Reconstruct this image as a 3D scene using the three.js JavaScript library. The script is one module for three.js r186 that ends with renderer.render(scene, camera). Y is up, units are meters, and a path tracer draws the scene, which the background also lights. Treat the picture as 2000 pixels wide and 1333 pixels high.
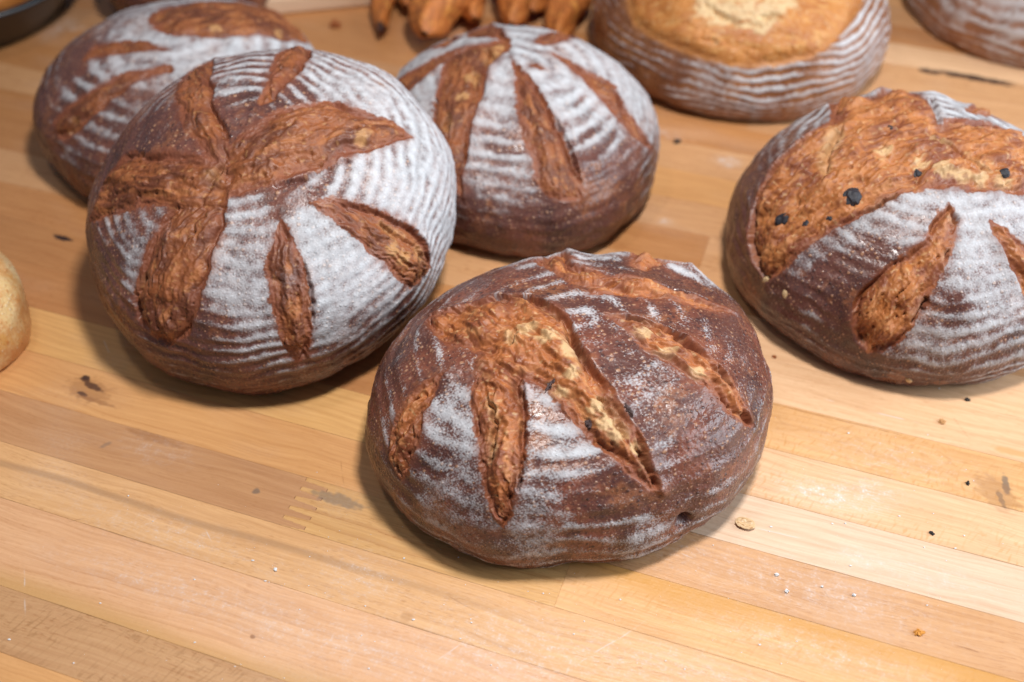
import * as THREE from 'three';
import { RectAreaLightUniformsLib } from 'three/addons/lights/RectAreaLightUniformsLib.js';
import { mergeGeometries } from 'three/addons/utils/BufferGeometryUtils.js';

// ---------------------------------------------------------------- camera, lights, exposure
const scene = new THREE.Scene();
const camera = new THREE.PerspectiveCamera(2 * THREE.MathUtils.radToDeg(Math.atan(666.5 / 2100)), 1024 / 682, 0.05, 20);
const PITCH = THREE.MathUtils.degToRad(44.5), DIST = 0.70;
camera.position.set(0, DIST * Math.sin(PITCH), DIST * Math.cos(PITCH));
camera.lookAt(0, 0, 0);
camera.focus = 0.585; camera.userData.fStop = 4.1;
camera.updateMatrixWorld();
const renderer = new THREE.WebGLRenderer();
renderer.toneMapping = THREE.LinearToneMapping;
renderer.toneMappingExposure = 1.29;
renderer.shadowMap.enabled = true;
RectAreaLightUniformsLib.init();
scene.background = new THREE.Color(0.085, 0.099, 0.128);      // dim, even room light from the shop around the table

function areaLamp(name, label, category, [x, y, z], [tx, ty, tz], w, h, color, intensity) {
  const l = new THREE.RectAreaLight(color, intensity, w, h);
  l.position.set(x, y, z); l.lookAt(tx, ty, tz); l.castShadow = true; scene.add(l);
  const g = new THREE.BoxGeometry(w, h, 0.02);
  const m = new THREE.Mesh(g, new THREE.MeshStandardMaterial({ color: 0x888888, roughness: 0.6, emissive: color, emissiveIntensity: 0.6 }));
  m.name = name; m.userData = { label, category };
  m.position.set(x, y, z); m.lookAt(tx, ty, tz); m.translateZ(-0.013); scene.add(m);
}
areaLamp('ceiling_lamp', 'square glowing shop lamp hanging to the right above the table', 'lamp', [0.16, 1.0, 0.10], [0.08, 0, 0.08], 0.13, 0.13, new THREE.Color(1.0, 0.975, 0.95), 160);
areaLamp('ceiling_lamp_001', 'smaller glowing shop lamp hanging to the left above the table', 'lamp', [-0.32, 1.15, 0.02], [0, 0, 0.15], 0.10, 0.10, new THREE.Color(1.0, 0.95, 0.89), 34);
areaLamp('window_light', 'bright low shop window at the right end of the table', 'window', [1.4, 0.60, 0.20], [0, 0.04, 0.06], 1.0, 0.85, new THREE.Color(0.80, 0.91, 1.0), 6.6);

// ---------------------------------------------------------------- helpers
function rng(seed) { let a = seed >>> 0; return () => { a = (a + 0x6D2B79F5) | 0; let t = Math.imul(a ^ (a >>> 15), 1 | a); t = (t + Math.imul(t ^ (t >>> 7), 61 | t)) ^ t; return ((t ^ (t >>> 14)) >>> 0) / 4294967296; }; }
const PERM = new Uint8Array(512), GX = new Float32Array(256), GY = new Float32Array(256);
{ const r = rng(77), p = Array.from({ length: 256 }, (_, i) => i);
  for (let i = 255; i > 0; i--) { const j = Math.floor(r() * (i + 1)); [p[i], p[j]] = [p[j], p[i]]; }
  for (let i = 0; i < 512; i++) PERM[i] = p[i & 255];
  for (let i = 0; i < 256; i++) { const a = r() * 6.28318; GX[i] = Math.cos(a); GY[i] = Math.sin(a); } }
function ns(x, y) {                                         // gradient noise, about -1..1
  const fx = Math.floor(x), fy = Math.floor(y), X = fx & 255, Y = fy & 255; x -= fx; y -= fy;
  const u = x * x * x * (x * (x * 6 - 15) + 10), v = y * y * y * (y * (y * 6 - 15) + 10);
  const a = PERM[PERM[X] + Y], b = PERM[PERM[X + 1] + Y], c = PERM[PERM[X] + Y + 1], d = PERM[PERM[X + 1] + Y + 1];
  const n0 = GX[a] * x + GY[a] * y, n1 = GX[b] * (x - 1) + GY[b] * y, n2 = GX[c] * x + GY[c] * (y - 1), n3 = GX[d] * (x - 1) + GY[d] * (y - 1);
  const m = n0 + u * (n1 - n0), n = n2 + u * (n3 - n2);
  return 1.5 * (m + v * (n - m));
}
const fbm = (x, y, o = 3) => { let s = 0, a = 0.55; for (let i = 0; i < o; i++) { s += a * ns(x + i * 17.3, y - i * 9.1); x *= 2.03; y *= 2.03; a *= 0.52; } return s; };
const sm = (a, b, x) => { const t = Math.min(1, Math.max(0, (x - a) / (b - a))); return t * t * (3 - 2 * t); };
const mix = (a, b, t) => a + (b - a) * t;
const mix3 = (o, c, t) => { o[0] += (c[0] - o[0]) * t; o[1] += (c[1] - o[1]) * t; o[2] += (c[2] - o[2]) * t; };
const srgb = (v) => { v = Math.min(1, Math.max(0, v)); return Math.round(255 * (v <= 0.0031308 ? v * 12.92 : 1.055 * Math.pow(v, 1 / 2.4) - 0.055)); };
function tex(data, w, h, color) {
  const t = new THREE.DataTexture(data, w, h); t.magFilter = THREE.LinearFilter; t.minFilter = THREE.LinearFilter;
  t.wrapS = t.wrapT = THREE.ClampToEdgeWrapping;
  if (color) t.colorSpace = THREE.SRGBColorSpace;
  t.needsUpdate = true; return t;
}
const taken = {};
function numbered(n) { const k = taken[n] = (taken[n] ?? -1) + 1; return k ? `${n}_${String(k).padStart(3, '0')}` : n; }
function thing(name, label, category, [x, y, z], group) {
  const o = new THREE.Group(); o.name = numbered(name); o.position.set(x, y, z);
  o.userData = { label, category }; if (group) o.userData.group = group;
  scene.add(o); return o;
}
function part(name, geo, mat, parent, label) {
  const m = new THREE.Mesh(geo, mat); m.name = name; m.castShadow = m.receiveShadow = true;
  if (label) m.userData.label = label; parent.add(m); return m;
}
function single(name, geo, mat, pos, label, category, group) {
  const m = new THREE.Mesh(geo, mat); m.name = numbered(name); m.castShadow = m.receiveShadow = true; m.position.set(...pos);
  m.userData = { label, category }; if (group) m.userData.group = group; scene.add(m); return m;
}

// ---------------------------------------------------------------- the butcher block table, in its own axes: u along the staves, v across towards the camera
const TA = THREE.MathUtils.degToRad(19), TC = Math.cos(TA), TS = Math.sin(TA);
const EDGES = [0.362, 0.328, 0.295, 0.2625, 0.2142, 0.1795, 0.1448, 0.1100, 0.0743, 0.0360, -0.0015, -0.0375, -0.0745, -0.1115, -0.1485, -0.1850, -0.2215, -0.2583, -0.2945, -0.331, -0.368, -0.404, -0.441, -0.477, -0.513, -0.550, -0.586, -0.622, -0.66];
const P = {                                                 // wood of one piece: base colour, orange flecks, ring lines, fine pores, mottling
  cream: { c: [0.659, 0.455, 0.308], f: .05, l: .35, p: .2, m: .1 }, pale: { c: [0.689, 0.42, 0.234], f: .12, l: .5, p: .4, m: .25 },
  straw: { c: [0.618, 0.311, 0.119], f: .05, l: .45, p: .3, m: .2 }, tan: { c: [0.568, 0.297, 0.136], f: .08, l: .4, p: .9, m: .3 },
  brown: { c: [0.478, 0.214, 0.078], f: .1, l: .45, p: .6, m: .35 }, rust: { c: [0.474, 0.237, 0.106], f: .05, l: .2, p: .4, m: .45 },
  fleck: { c: [0.659, 0.367, 0.16], f: 1, l: .25, p: .3, m: .3 }, orange: { c: [0.659, 0.36, 0.153], f: .95, l: .3, p: .3, m: .4, orange: 1 }, mottle: { c: [0.499, 0.267, 0.123], f: .85, l: .1, p: .9, m: .3, mottle: 1 },
};
// pieces of each stave from left to right: [wood, right end u]
const PIECES = [['pale'], ['straw'], ['mottle', 0.02, 'cream'], ['pale2'], ['stripe'], ['rust', -0.0677, 'strawline', 0.085, 'orange'], ['straw', 0.03, 'tan'], ['knot', 0.03, 'cream'], ['brown', 0.0, 'palefleck'], ['brown', -0.02, 'ripple'], ['brown', 0.05, 'pale'], ['tan', 0.12, 'pale'], ['brown', -0.06, 'tan'], ['brown', 0.1, 'tan'], ['tan'], ['brown', -0.1, 'straw'], ['brown', 0.0, 'tan'], ['rust', -0.2, 'brown'], ['brown', 0.1, 'rust'], ['brown', 0.2, 'tan'], ['brown', 0.0, 'tan'], ['tan'], ['straw', 0.1, 'pale'], ['brown'], ['tan'], ['pale', 0.0, 'straw'], ['brown'], ['straw']];
const WOOD = { ...P, pale2: { c: [0.659, 0.355, 0.18], f: .1, l: .55, p: .5, m: .2, low: [.50, .27, .09] }, stripe: { c: [0.618, 0.337, 0.148], f: .08, l: .4, p: .8, m: .25, heart: 1 }, strawline: { ...P.straw, c: [0.599, 0.329, 0.123], l: .9, p: .7 }, knot: { ...P.straw, c: [0.659, 0.36, 0.131] }, palefleck: { ...P.pale, f: .75, wedge: 1 }, ripple: { ...P.fleck, ripple: 1 } };
const U0 = -0.95, U1 = 0.75;
for (const k in WOOD) { const w = WOOD[k]; w.late = [w.c[0] * .60, w.c[1] * .43, w.c[2] * .28]; }
const C_HEART = [.40, .215, .10], C_MOT = [.30, .145, .055], C_FLK = [.53, .235, .055], C_ORA = [.56, .265, .06], C_RIP = [.52, .255, .09], C_FLOUR = [.66, .665, .675], C_DIRT = [.16, .075, .03], C_ST = [[.030, .014, .012], [.26, .10, .03], [.115, .10, .085], [.60, .27, .07]];
let pk = 0, pi = 0;
function pieceAt(u, v) {
  pk = 0; while (pk < EDGES.length - 2 && v < EDGES[pk + 1]) pk++;
  const p = PIECES[pk]; let i = 0; while (i + 1 < p.length && u > p[i + 1]) i += 2;
  pi = i / 2; return WOOD[p[i]];
}
const wo = [0, 0, 0];
const FINGER = { k: 5, n: 5, len: 0.0075 };                 // the finger joint seen left of the front loaf
const STAINS = [                                            // dark marks in the wood: u, v, half length, half width, angle, strength, colour kind
  [-0.3419, 0.0054, 0.0085, 0.0026, 0.05, 1, 0], [-0.2337, 0.1235, 0.0085, 0.0024, 0.2, 1, 0], [-0.2425, 0.1195, 0.004, 0.0028, 0.5, 1, 0], [-0.2365, 0.1312, 0.0040, 0.0018, 0.1, 1, 0],
  [-0.225, 0.1335, 0.016, 0.002, 0.05, .55, 1], [-0.235, 0.127, 0.017, 0.010, 0.05, .4, 1],
  [0.273, -0.4385, 0.040, 0.0048, 0.035, 1, 0], [0.2354, -0.4366, 0.010, 0.004, 0.1, 1, 0],
  [-0.0982, 0.163, 0.0026, 0.0022, 0, .65, 2], [-0.1994, 0.1618, 0.004, 0.0016, -0.9, .4, 2], [-0.0548, 0.2461, 0.0016, 0.0014, 0, .8, 1],
  [0.2893, 0.1346, 0.006, 0.0004, 0.02, .8, 1], [0.306, 0.0190, 0.0085, 0.0022, 1.45, .7, 2], [0.3035, 0.030, 0.007, 0.0018, 1.2, .6, 2], [0.301, 0.027, 0.016, 0.010, 0.8, .35, 1],
  [-0.052, 0.1535, 0.018, 0.0045, 0.02, .55, 2], [-0.175, 0.1475, 0.02, 0.003, 0.05, .4, 1], [0.06, 0.148, 0.05, 0.0015, 0.0, .35, 1],
  [0.11, -0.2640, 0.05, 0.006, 0, .25, 1], [0.309, -0.0075, 0.012, 0.003, 0.02, .5, 3], [0.2, 0.0, 0.05, 0.0006, 0.0, .45, 1], [0.1, 0.2405, 0.004, 0.003, 0, .3, 3], [0.015, 0.21, 0.004, 0.003, 0, .35, 1],
];
const CUTS = []; { const r = rng(91); for (let i = 0; i < 46; i++) { const a = (r() - .5) * 2.4; CUTS.push([-.35 + .7 * r(), -.05 + .38 * r(), .006 + .028 * r() * r(), Math.cos(a), Math.sin(a), r()]); } }
const DUST = [[0.20, 0.125, 0.10, 0.02, .3], [0.10, 0.20, 0.10, 0.02, .25], [0.0, 0.235, 0.10, 0.02, .28], [0.22, 0.16, 0.08, 0.012, .3], [-0.13, 0.205, 0.08, 0.014, .25], [0.24, 0.02, 0.06, 0.02, .25], [0.2109, 0.0600, 0.03, 0.010, .7], [0.2326, 0.0480, 0.02, 0.008, .5], [0.2322, 0.0968, 0.012, 0.006, .55], [-0.5309, -0.2543, 0.012, 0.025, .6], [-0.5162, -0.2594, 0.008, 0.008, .6], [0.0397, -0.2667, 0.02, 0.008, .4], [0.1492, -0.46, 0.03, 0.014, .5], [-0.02, 0.195, 0.03, 0.02, .25], [0.07, 0.215, 0.04, 0.02, .25], [-0.12, 0.235, 0.07, 0.012, .25], [0.16, 0.19, 0.05, 0.012, .22], [-0.17, 0.155, 0.03, 0.012, .2], [0.066, -0.155, 0.006, 0.004, .8], [0.095, -0.245, 0.012, 0.008, .9], [-0.2, -0.37, 0.04, 0.03, .3], [0.27, 0.095, 0.04, 0.01, .25]];
function wood(u, v, out) {
  let uu = u;
  if (v < EDGES[5] && v > EDGES[6]) uu = u + (fingerEdge(v) > u ? -1 : 1) * 0.02 * (Math.abs(u + 0.0677) < 0.02 ? 1 : 0);
  const w = pieceAt(uu, v), k = pk, s = k * 13.7 + pi * 5.3;
  const top = EDGES[k], f = (top - v) / (top - EDGES[k + 1]);      // 0 at the near edge of the stave, 1 at the far edge
  const tone = 1 + 0.05 * ns(s * 3.1, 0.5);
  const o = wo; o[0] = w.c[0] * tone; o[1] = w.c[1] * tone; o[2] = w.c[2] * tone;
  const warp = 0.004 * ns(u * 9 + s, v * 14) + 0.0012 * ns(u * 30, v * 60 + s);
  const vv = v + warp + 0.02 * ns(s, 3.3) * u;
  let d = 0;
  const ring = vv * (150 + 70 * ns(s, 8.1)) + 0.7 * ns(vv * 40, s);            // growth rings, thin late-wood lines
  const rf = ring - Math.floor(ring);
  const line = Math.pow(rf, 5) * sm(-.5, .5, ns(u * 4 + s, Math.floor(ring) * 1.7));
  d += w.l * 0.55 * line;
  d += w.m * 0.32 * fbm(u * 14 + s, vv * 60, 3);
  d += 0.20 * ns(u * 11 + s, vv * 420) + 0.20 * ns(u * 38 + s, vv * 1150);
  const pore = sm(.22, .62, ns(u * 190 + s, vv * 1500)) * sm(-.5, .4, ns(u * 20, vv * 90 + s));
  d += w.p * 0.42 * pore;
  mix3(o, w.late, Math.min(1, Math.max(-.35, d)));
  if (w.low) mix3(o, w.low, sm(.30, .0, f + .12 * ns(u * 8, 2.2)) * .75);
  if (w.heart) mix3(o, C_HEART, .75 * sm(.10, .02, Math.abs(f - .62 + .9 * (u + .15) * -.25 + .05 * ns(u * 12, 1.1))) * sm(.15, -.1, u));
  if (w.f > 0) {                                                                // ray flecks, short strokes across the grain
    const slant = u + (v - top) * 0.35 + (w.ripple ? .0035 * ns(u * 55, v * 70) : 0);
    const fl = sm(.12, .62, ns(slant * 620 + s, v * 190 + .4 * ns(u * 90, v * 90))) * (.35 + .65 * sm(-.4, .35, fbm(u * 20 + s, v * 45, 2)));
    const zone = w.wedge ? sm(.95, .2, f + .25 * ns(u * 10, 4)) : w.orange ? .35 + .65 * sm(.1, .7, f) : 1;
    mix3(o, w.mottle ? C_MOT : C_FLK, w.f * .62 * fl * zone);
    if (w.orange) mix3(o, C_ORA, .8 * sm(.35, .95, f + .22 * ns(u * 16, v * 20)));
    if (w.ripple) mix3(o, C_RIP, .4 * sm(.25, .6, ns(u * 70 + 3 * ns(u * 26, v * 30), v * 260)) + .35 * sm(.3, .0, u - .18 + .1 * ns(v * 60, 1)) * sm(.1, .5, f));
  }
  for (const q of STAINS) {
    const du = u - q[0], dv = v - q[1]; if (Math.abs(du) > q[2] * 2.2 + q[3] * 2 || Math.abs(dv) > q[2] * 2.2 + q[3] * 2) continue;
    const c = Math.cos(q[4]), sn = Math.sin(q[4]), a = (du * c + dv * sn) / q[2], b = (-du * sn + dv * c) / q[3];
    const r = Math.sqrt(a * a + b * b) + .28 * ns(u * 260, v * 420) + .2 * ns(u * 90, v * 300);
    mix3(o, C_ST[q[6]], q[5] * sm(1.15, .6, r));
  }
  for (const q of CUTS) {                                   // fine knife cuts
    const du = u - q[0], dv = v - q[1]; if (Math.abs(du) > q[2] || Math.abs(dv) > q[2]) continue;
    const a = du * q[3] + dv * q[4], b = Math.abs(-du * q[4] + dv * q[3] + .0006 * ns(a * 60, q[0] * 50)); if (Math.abs(a) > q[2] || b > .0005) continue;
    mix3(o, q[5] > .5 ? C_FLOUR : C_ST[1], .38 * sm(.0005, .0001, b) * sm(q[2], q[2] * .6, Math.abs(a)) * sm(-.4, .3, ns(a * 120, q[1] * 90)));
  }
  let flour = 0;
  for (const q of DUST) {
    const a = (u - q[0]) / q[2], b = (v - q[1]) / q[3], r = a * a + b * b; if (r > 4) continue;
    flour += q[4] * Math.exp(-r * 1.6) * (.25 + .75 * sm(-.2, .5, fbm(u * 150, v * 260, 2))) * (.5 + .8 * sm(0, .5, ns(u * 700, v * 900)));
  }
  flour += .10 * sm(.0, .7, fbm(u * 11 + 5, v * 24, 3)) * (.4 + .6 * sm(-.2, .6, ns(u * 500, v * 800)));
  flour = Math.min(.85, flour);
  mix3(o, C_FLOUR, flour);
  const joint = Math.min(Math.abs(v - top), Math.abs(v - EDGES[k + 1]));
  mix3(o, C_DIRT, .35 * sm(.0006, .0002, joint) * sm(-.2, .5, ns(u * 17 + k * 3.3, k)));    // dirt caught in some of the glue joints
  out[0] = o[0]; out[1] = o[1]; out[2] = o[2];
  out[3] = .5 - .5 * pore * w.p + .16 * ns(u * 60, vv * 900) + .12 * ns(u * 500, v * 700) - .2 * line;      // relief
  out[4] = .42 + .12 * ns(u * 18, v * 40) + .06 * ns(u * 300, v * 600) + .4 * flour;                         // roughness
}
function fingerEdge(v) {                                    // zigzag of the finger joint
  const t = (EDGES[5] - v) / (EDGES[5] - EDGES[6]) * FINGER.n, f = t - Math.floor(t);
  const tri = f < .15 ? f / .15 : f < .5 ? 1 : f < .65 ? (.65 - f) / .15 : 0;
  return -0.0677 - FINGER.len + 2 * FINGER.len * tri;
}
function woodSheet(u0, u1, v0, v1, w, h) {
  const c = new Uint8Array(w * h * 4), r = new Uint8Array(w * h * 4), o = new Float32Array(5);
  for (let j = 0; j < h; j++) for (let i = 0; i < w; i++) {
    wood(u0 + (i + .5) / w * (u1 - u0), v0 + (j + .5) / h * (v1 - v0), o);
    const n = 4 * (j * w + i);
    c[n] = srgb(o[0]); c[n + 1] = srgb(o[1]); c[n + 2] = srgb(o[2]); c[n + 3] = 255;
    r[n] = Math.max(0, Math.min(255, o[3] * 255)); r[n + 1] = Math.max(0, Math.min(255, o[4] * 255)); r[n + 3] = 255;
  }
  const relief = tex(r, w, h), m = new THREE.MeshPhysicalMaterial({ map: tex(c, w, h, true), bumpMap: relief, bumpScale: 0.00022, roughnessMap: relief, roughness: 1, specularIntensity: 1 });
  return { m, u0, u1, v0, v1 };
}
const NEAR = woodSheet(-0.42, 0.38, -0.0015, 0.362, 1920, 1024), FAR = woodSheet(-0.95, 0.75, -0.66, -0.0015, 1536, 640);
{
  const table = new THREE.Group(); table.name = 'table_top'; table.userData = { kind: 'structure', label: 'pale maple butcher block table top of glued staves' };
  scene.add(table); table.rotation.y = -TA;
  const G = 0.00003, CH = 0.00012, T = 0.034;
  function box(u0, u1, v0, v1, sheet) {                     // a stave piece with chamfered upper edges
    const y = -CH, pos = [], idx = [];
    const ring = (a, b, c, d, h) => { pos.push(a, h, c, b, h, c, b, h, d, a, h, d); };
    ring(u0 + G, u1 - G, v0 + G, v1 - G, -T); ring(u0 + G, u1 - G, v0 + G, v1 - G, y); ring(u0 + G + CH, u1 - G - CH, v0 + G + CH, v1 - G - CH, 0);
    for (let l = 0; l < 2; l++) for (let k = 0; k < 4; k++) { const a = l * 4 + k, b = l * 4 + (k + 1) % 4; idx.push(a, a + 4, b, b, a + 4, b + 4); }
    idx.push(8, 11, 9, 9, 11, 10, 0, 1, 2, 0, 2, 3);
    return finish(pos, idx, sheet);
  }
  function finish(pos, idx, sheet) {
    let g = new THREE.BufferGeometry(); g.setAttribute('position', new THREE.Float32BufferAttribute(pos, 3)); g.setIndex(idx);
    g = g.toNonIndexed(); uvs(g, sheet); g.computeVertexNormals(); return g;
  }
  function uvs(g, s) {
    const p = g.attributes.position, a = new Float32Array(p.count * 2);
    for (let i = 0; i < p.count; i++) { a[2 * i] = (p.getX(i) - s.u0) / (s.u1 - s.u0); a[2 * i + 1] = (p.getZ(i) - s.v0) / (s.v1 - s.v0); }
    g.setAttribute('uv', new THREE.BufferAttribute(a, 2));
  }
  function fingered(left, v0, v1, sheet) {                  // the two pieces that meet in the finger joint
    const s = new THREE.Shape(), n = 80, e = left ? -0.00012 : 0.00012, far = left ? U0A : 0.085;
    s.moveTo(far, v0 + G); for (let i = 0; i <= n; i++) { const v = v0 + G + (v1 - v0 - 2 * G) * i / n; s.lineTo(fingerEdge(v) + e, v); } s.lineTo(far, v1 - G);
    const g = new THREE.ExtrudeGeometry(s, { depth: T, bevelEnabled: false, steps: 1 });
    g.rotateX(Math.PI / 2); uvs(g, sheet); g.computeVertexNormals(); return g;
  }
  const U0A = NEAR.u0;
  for (let k = 0; k < EDGES.length - 1; k++) {
    const near = k < 10, s = near ? NEAR : FAR, ua = near ? NEAR.u0 : FAR.u0, ub = near ? NEAR.u1 : FAR.u1, p = PIECES[k];
    for (let i = 0, from = ua; i < p.length; i += 2) {
      const to = i + 1 < p.length ? p[i + 1] : ub, v0 = EDGES[k + 1], v1 = EDGES[k];
      const g = k === FINGER.k && i < 4 ? fingered(i === 0, v0, v1, s) : box(from, to, v0, v1, s);
      part('plank', g, s.m, table); from = to;
    }
  }
  for (const [a, b, c, d] of [[-0.95, -0.42, -0.0015, 0.362], [0.38, 0.75, -0.0015, 0.362]])   // the same table goes on beyond the frame
    for (let k = 0; k < 10; k++) part('plank', box(a, b, EDGES[k + 1], EDGES[k], NEAR), NEAR.m, table);
}

// ---------------------------------------------------------------- loaves
// A loaf is a dome over the disc |p| <= 1: p = 0 at the top, |p| = 1 where the crust meets its flat base.
const SPLIT = 0.74;
function baseShape(L) {
  const cp = Math.cos(L.psi), sp = Math.sin(L.psi);
  return (s, th, out) => {
    s = Math.min(s, 1);
    const t = Math.min(s / SPLIT, 1) * Math.PI / 2, t2 = Math.max(0, (s - SPLIT) / (1 - SPLIT)) * Math.PI / 2;
    const r = s <= SPLIT ? Math.sin(t) : 1 - (1 - L.rb) * (1 - Math.cos(t2));
    const y = s <= SPLIT ? L.h0 + (L.H - L.h0) * Math.pow(Math.max(0, Math.cos(t)), 0.9) : L.h0 * (1 - Math.sin(t2));
    const w = 1 + (L.wob ?? .03) * (ns(1.3 * Math.cos(th) + L.seed, 1.3 * Math.sin(th)) ) * sm(.2, .8, s);
    const x = r * L.a * w * Math.cos(th), z = r * L.b * w * Math.sin(th);
    out.set(x * cp + z * sp, y, -x * sp + z * cp); return out;
  };
}
function distanceGrid(polys, G, S) {                        // signed distance in metres to the union of closed outlines, and which outline it is
  const sd = new Float32Array(G * G).fill(.2), id = new Int8Array(G * G).fill(-1);
  polys.forEach((p, n) => {
    const m = p.length / 2;
    for (let j = 0; j < G; j++) for (let i = 0; i < G; i++) {
      const x = (i + .5) / G * 2 - 1, y = (j + .5) / G * 2 - 1; let d = 1e9, inside = false;
      for (let a = 0, b = m - 1; a < m; b = a++) {
        const ax = p[2 * a], ay = p[2 * a + 1], bx = p[2 * b], by = p[2 * b + 1], ex = bx - ax, ey = by - ay, wx = x - ax, wy = y - ay;
        const t = Math.max(0, Math.min(1, (wx * ex + wy * ey) / (ex * ex + ey * ey + 1e-12))), qx = wx - ex * t, qy = wy - ey * t; d = Math.min(d, qx * qx + qy * qy);
        if ((ay > y) !== (by > y) && x < (bx - ax) * (y - ay) / (by - ay) + ax) inside = !inside;
      }
      d = Math.sqrt(d) * S * (inside ? -1 : 1); const k = j * G + i; if (d < sd[k]) { sd[k] = d; id[k] = n; }
    }
  });
  return { sd, id, G };
}
function crackGrid(cracks, G, S) {                          // distance to open tears, in units of their own half width
  const sd = new Float32Array(G * G).fill(9);
  for (const c of cracks) {
    const hw = c[0] / 1000, m = (c.length - 1) / 2; let len = 0; const acc = [0];
    for (let a = 1; a < m; a++) acc.push(len += Math.hypot(c[2 * a + 1] - c[2 * a - 1], c[2 * a + 2] - c[2 * a]));
    for (let j = 0; j < G; j++) for (let i = 0; i < G; i++) {
      let x = (i + .5) / G * 2 - 1, y = (j + .5) / G * 2 - 1;
      x += .0012 / S * ns(x * S * 260, y * S * 260); y += .0012 / S * ns(x * S * 260 + 7, y * S * 260);
      for (let a = 1; a < m; a++) {
        const ax = c[2 * a - 1], ay = c[2 * a], ex = c[2 * a + 1] - ax, ey = c[2 * a + 2] - ay, wx = x - ax, wy = y - ay, l = ex * ex + ey * ey + 1e-12;
        const t = Math.max(0, Math.min(1, (wx * ex + wy * ey) / l)), along = (acc[a - 1] + t * Math.sqrt(l)) / (len + 1e-9);
        const w = hw * (.35 + .75 * Math.pow(Math.sin(Math.PI * Math.min(.999, Math.max(.001, along))), .6)), d = Math.hypot(wx - ex * t, wy - ey * t) * S / w, k = j * G + i;
        if (d < sd[k]) sd[k] = d;
      }
    }
  }
  return { sd, G };
}
function tap(g, a, u, v) {
  const G = g.G, x = Math.max(0, Math.min(G - 1.001, (u + 1) / 2 * G - .5)), y = Math.max(0, Math.min(G - 1.001, (v + 1) / 2 * G - .5)), i = Math.floor(x), j = Math.floor(y), fx = x - i, fy = y - j, k = j * G + i;
  return (a[k] * (1 - fx) + a[k + 1] * fx) * (1 - fy) + (a[k + G] * (1 - fx) + a[k + G + 1] * fx) * fy;
}
function flourGrid(pts, G) {                                // how thickly each region of the crust is floured, from a few observed spots
  const sd = new Float32Array(G * G);
  for (let j = 0; j < G; j++) for (let i = 0; i < G; i++) {
    const x = (i + .5) / G * 2 - 1, y = (j + .5) / G * 2 - 1; let a = 0, b = 1e-9;
    for (let n = 0; n < pts.length; n += 3) { const d = (x - pts[n]) ** 2 + (y - pts[n + 1]) ** 2 + .0006, w = 1 / (d * d); a += w * pts[n + 2]; b += w; }
    sd[j * G + i] = a / b;
  }
  return { sd, G };
}
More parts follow.
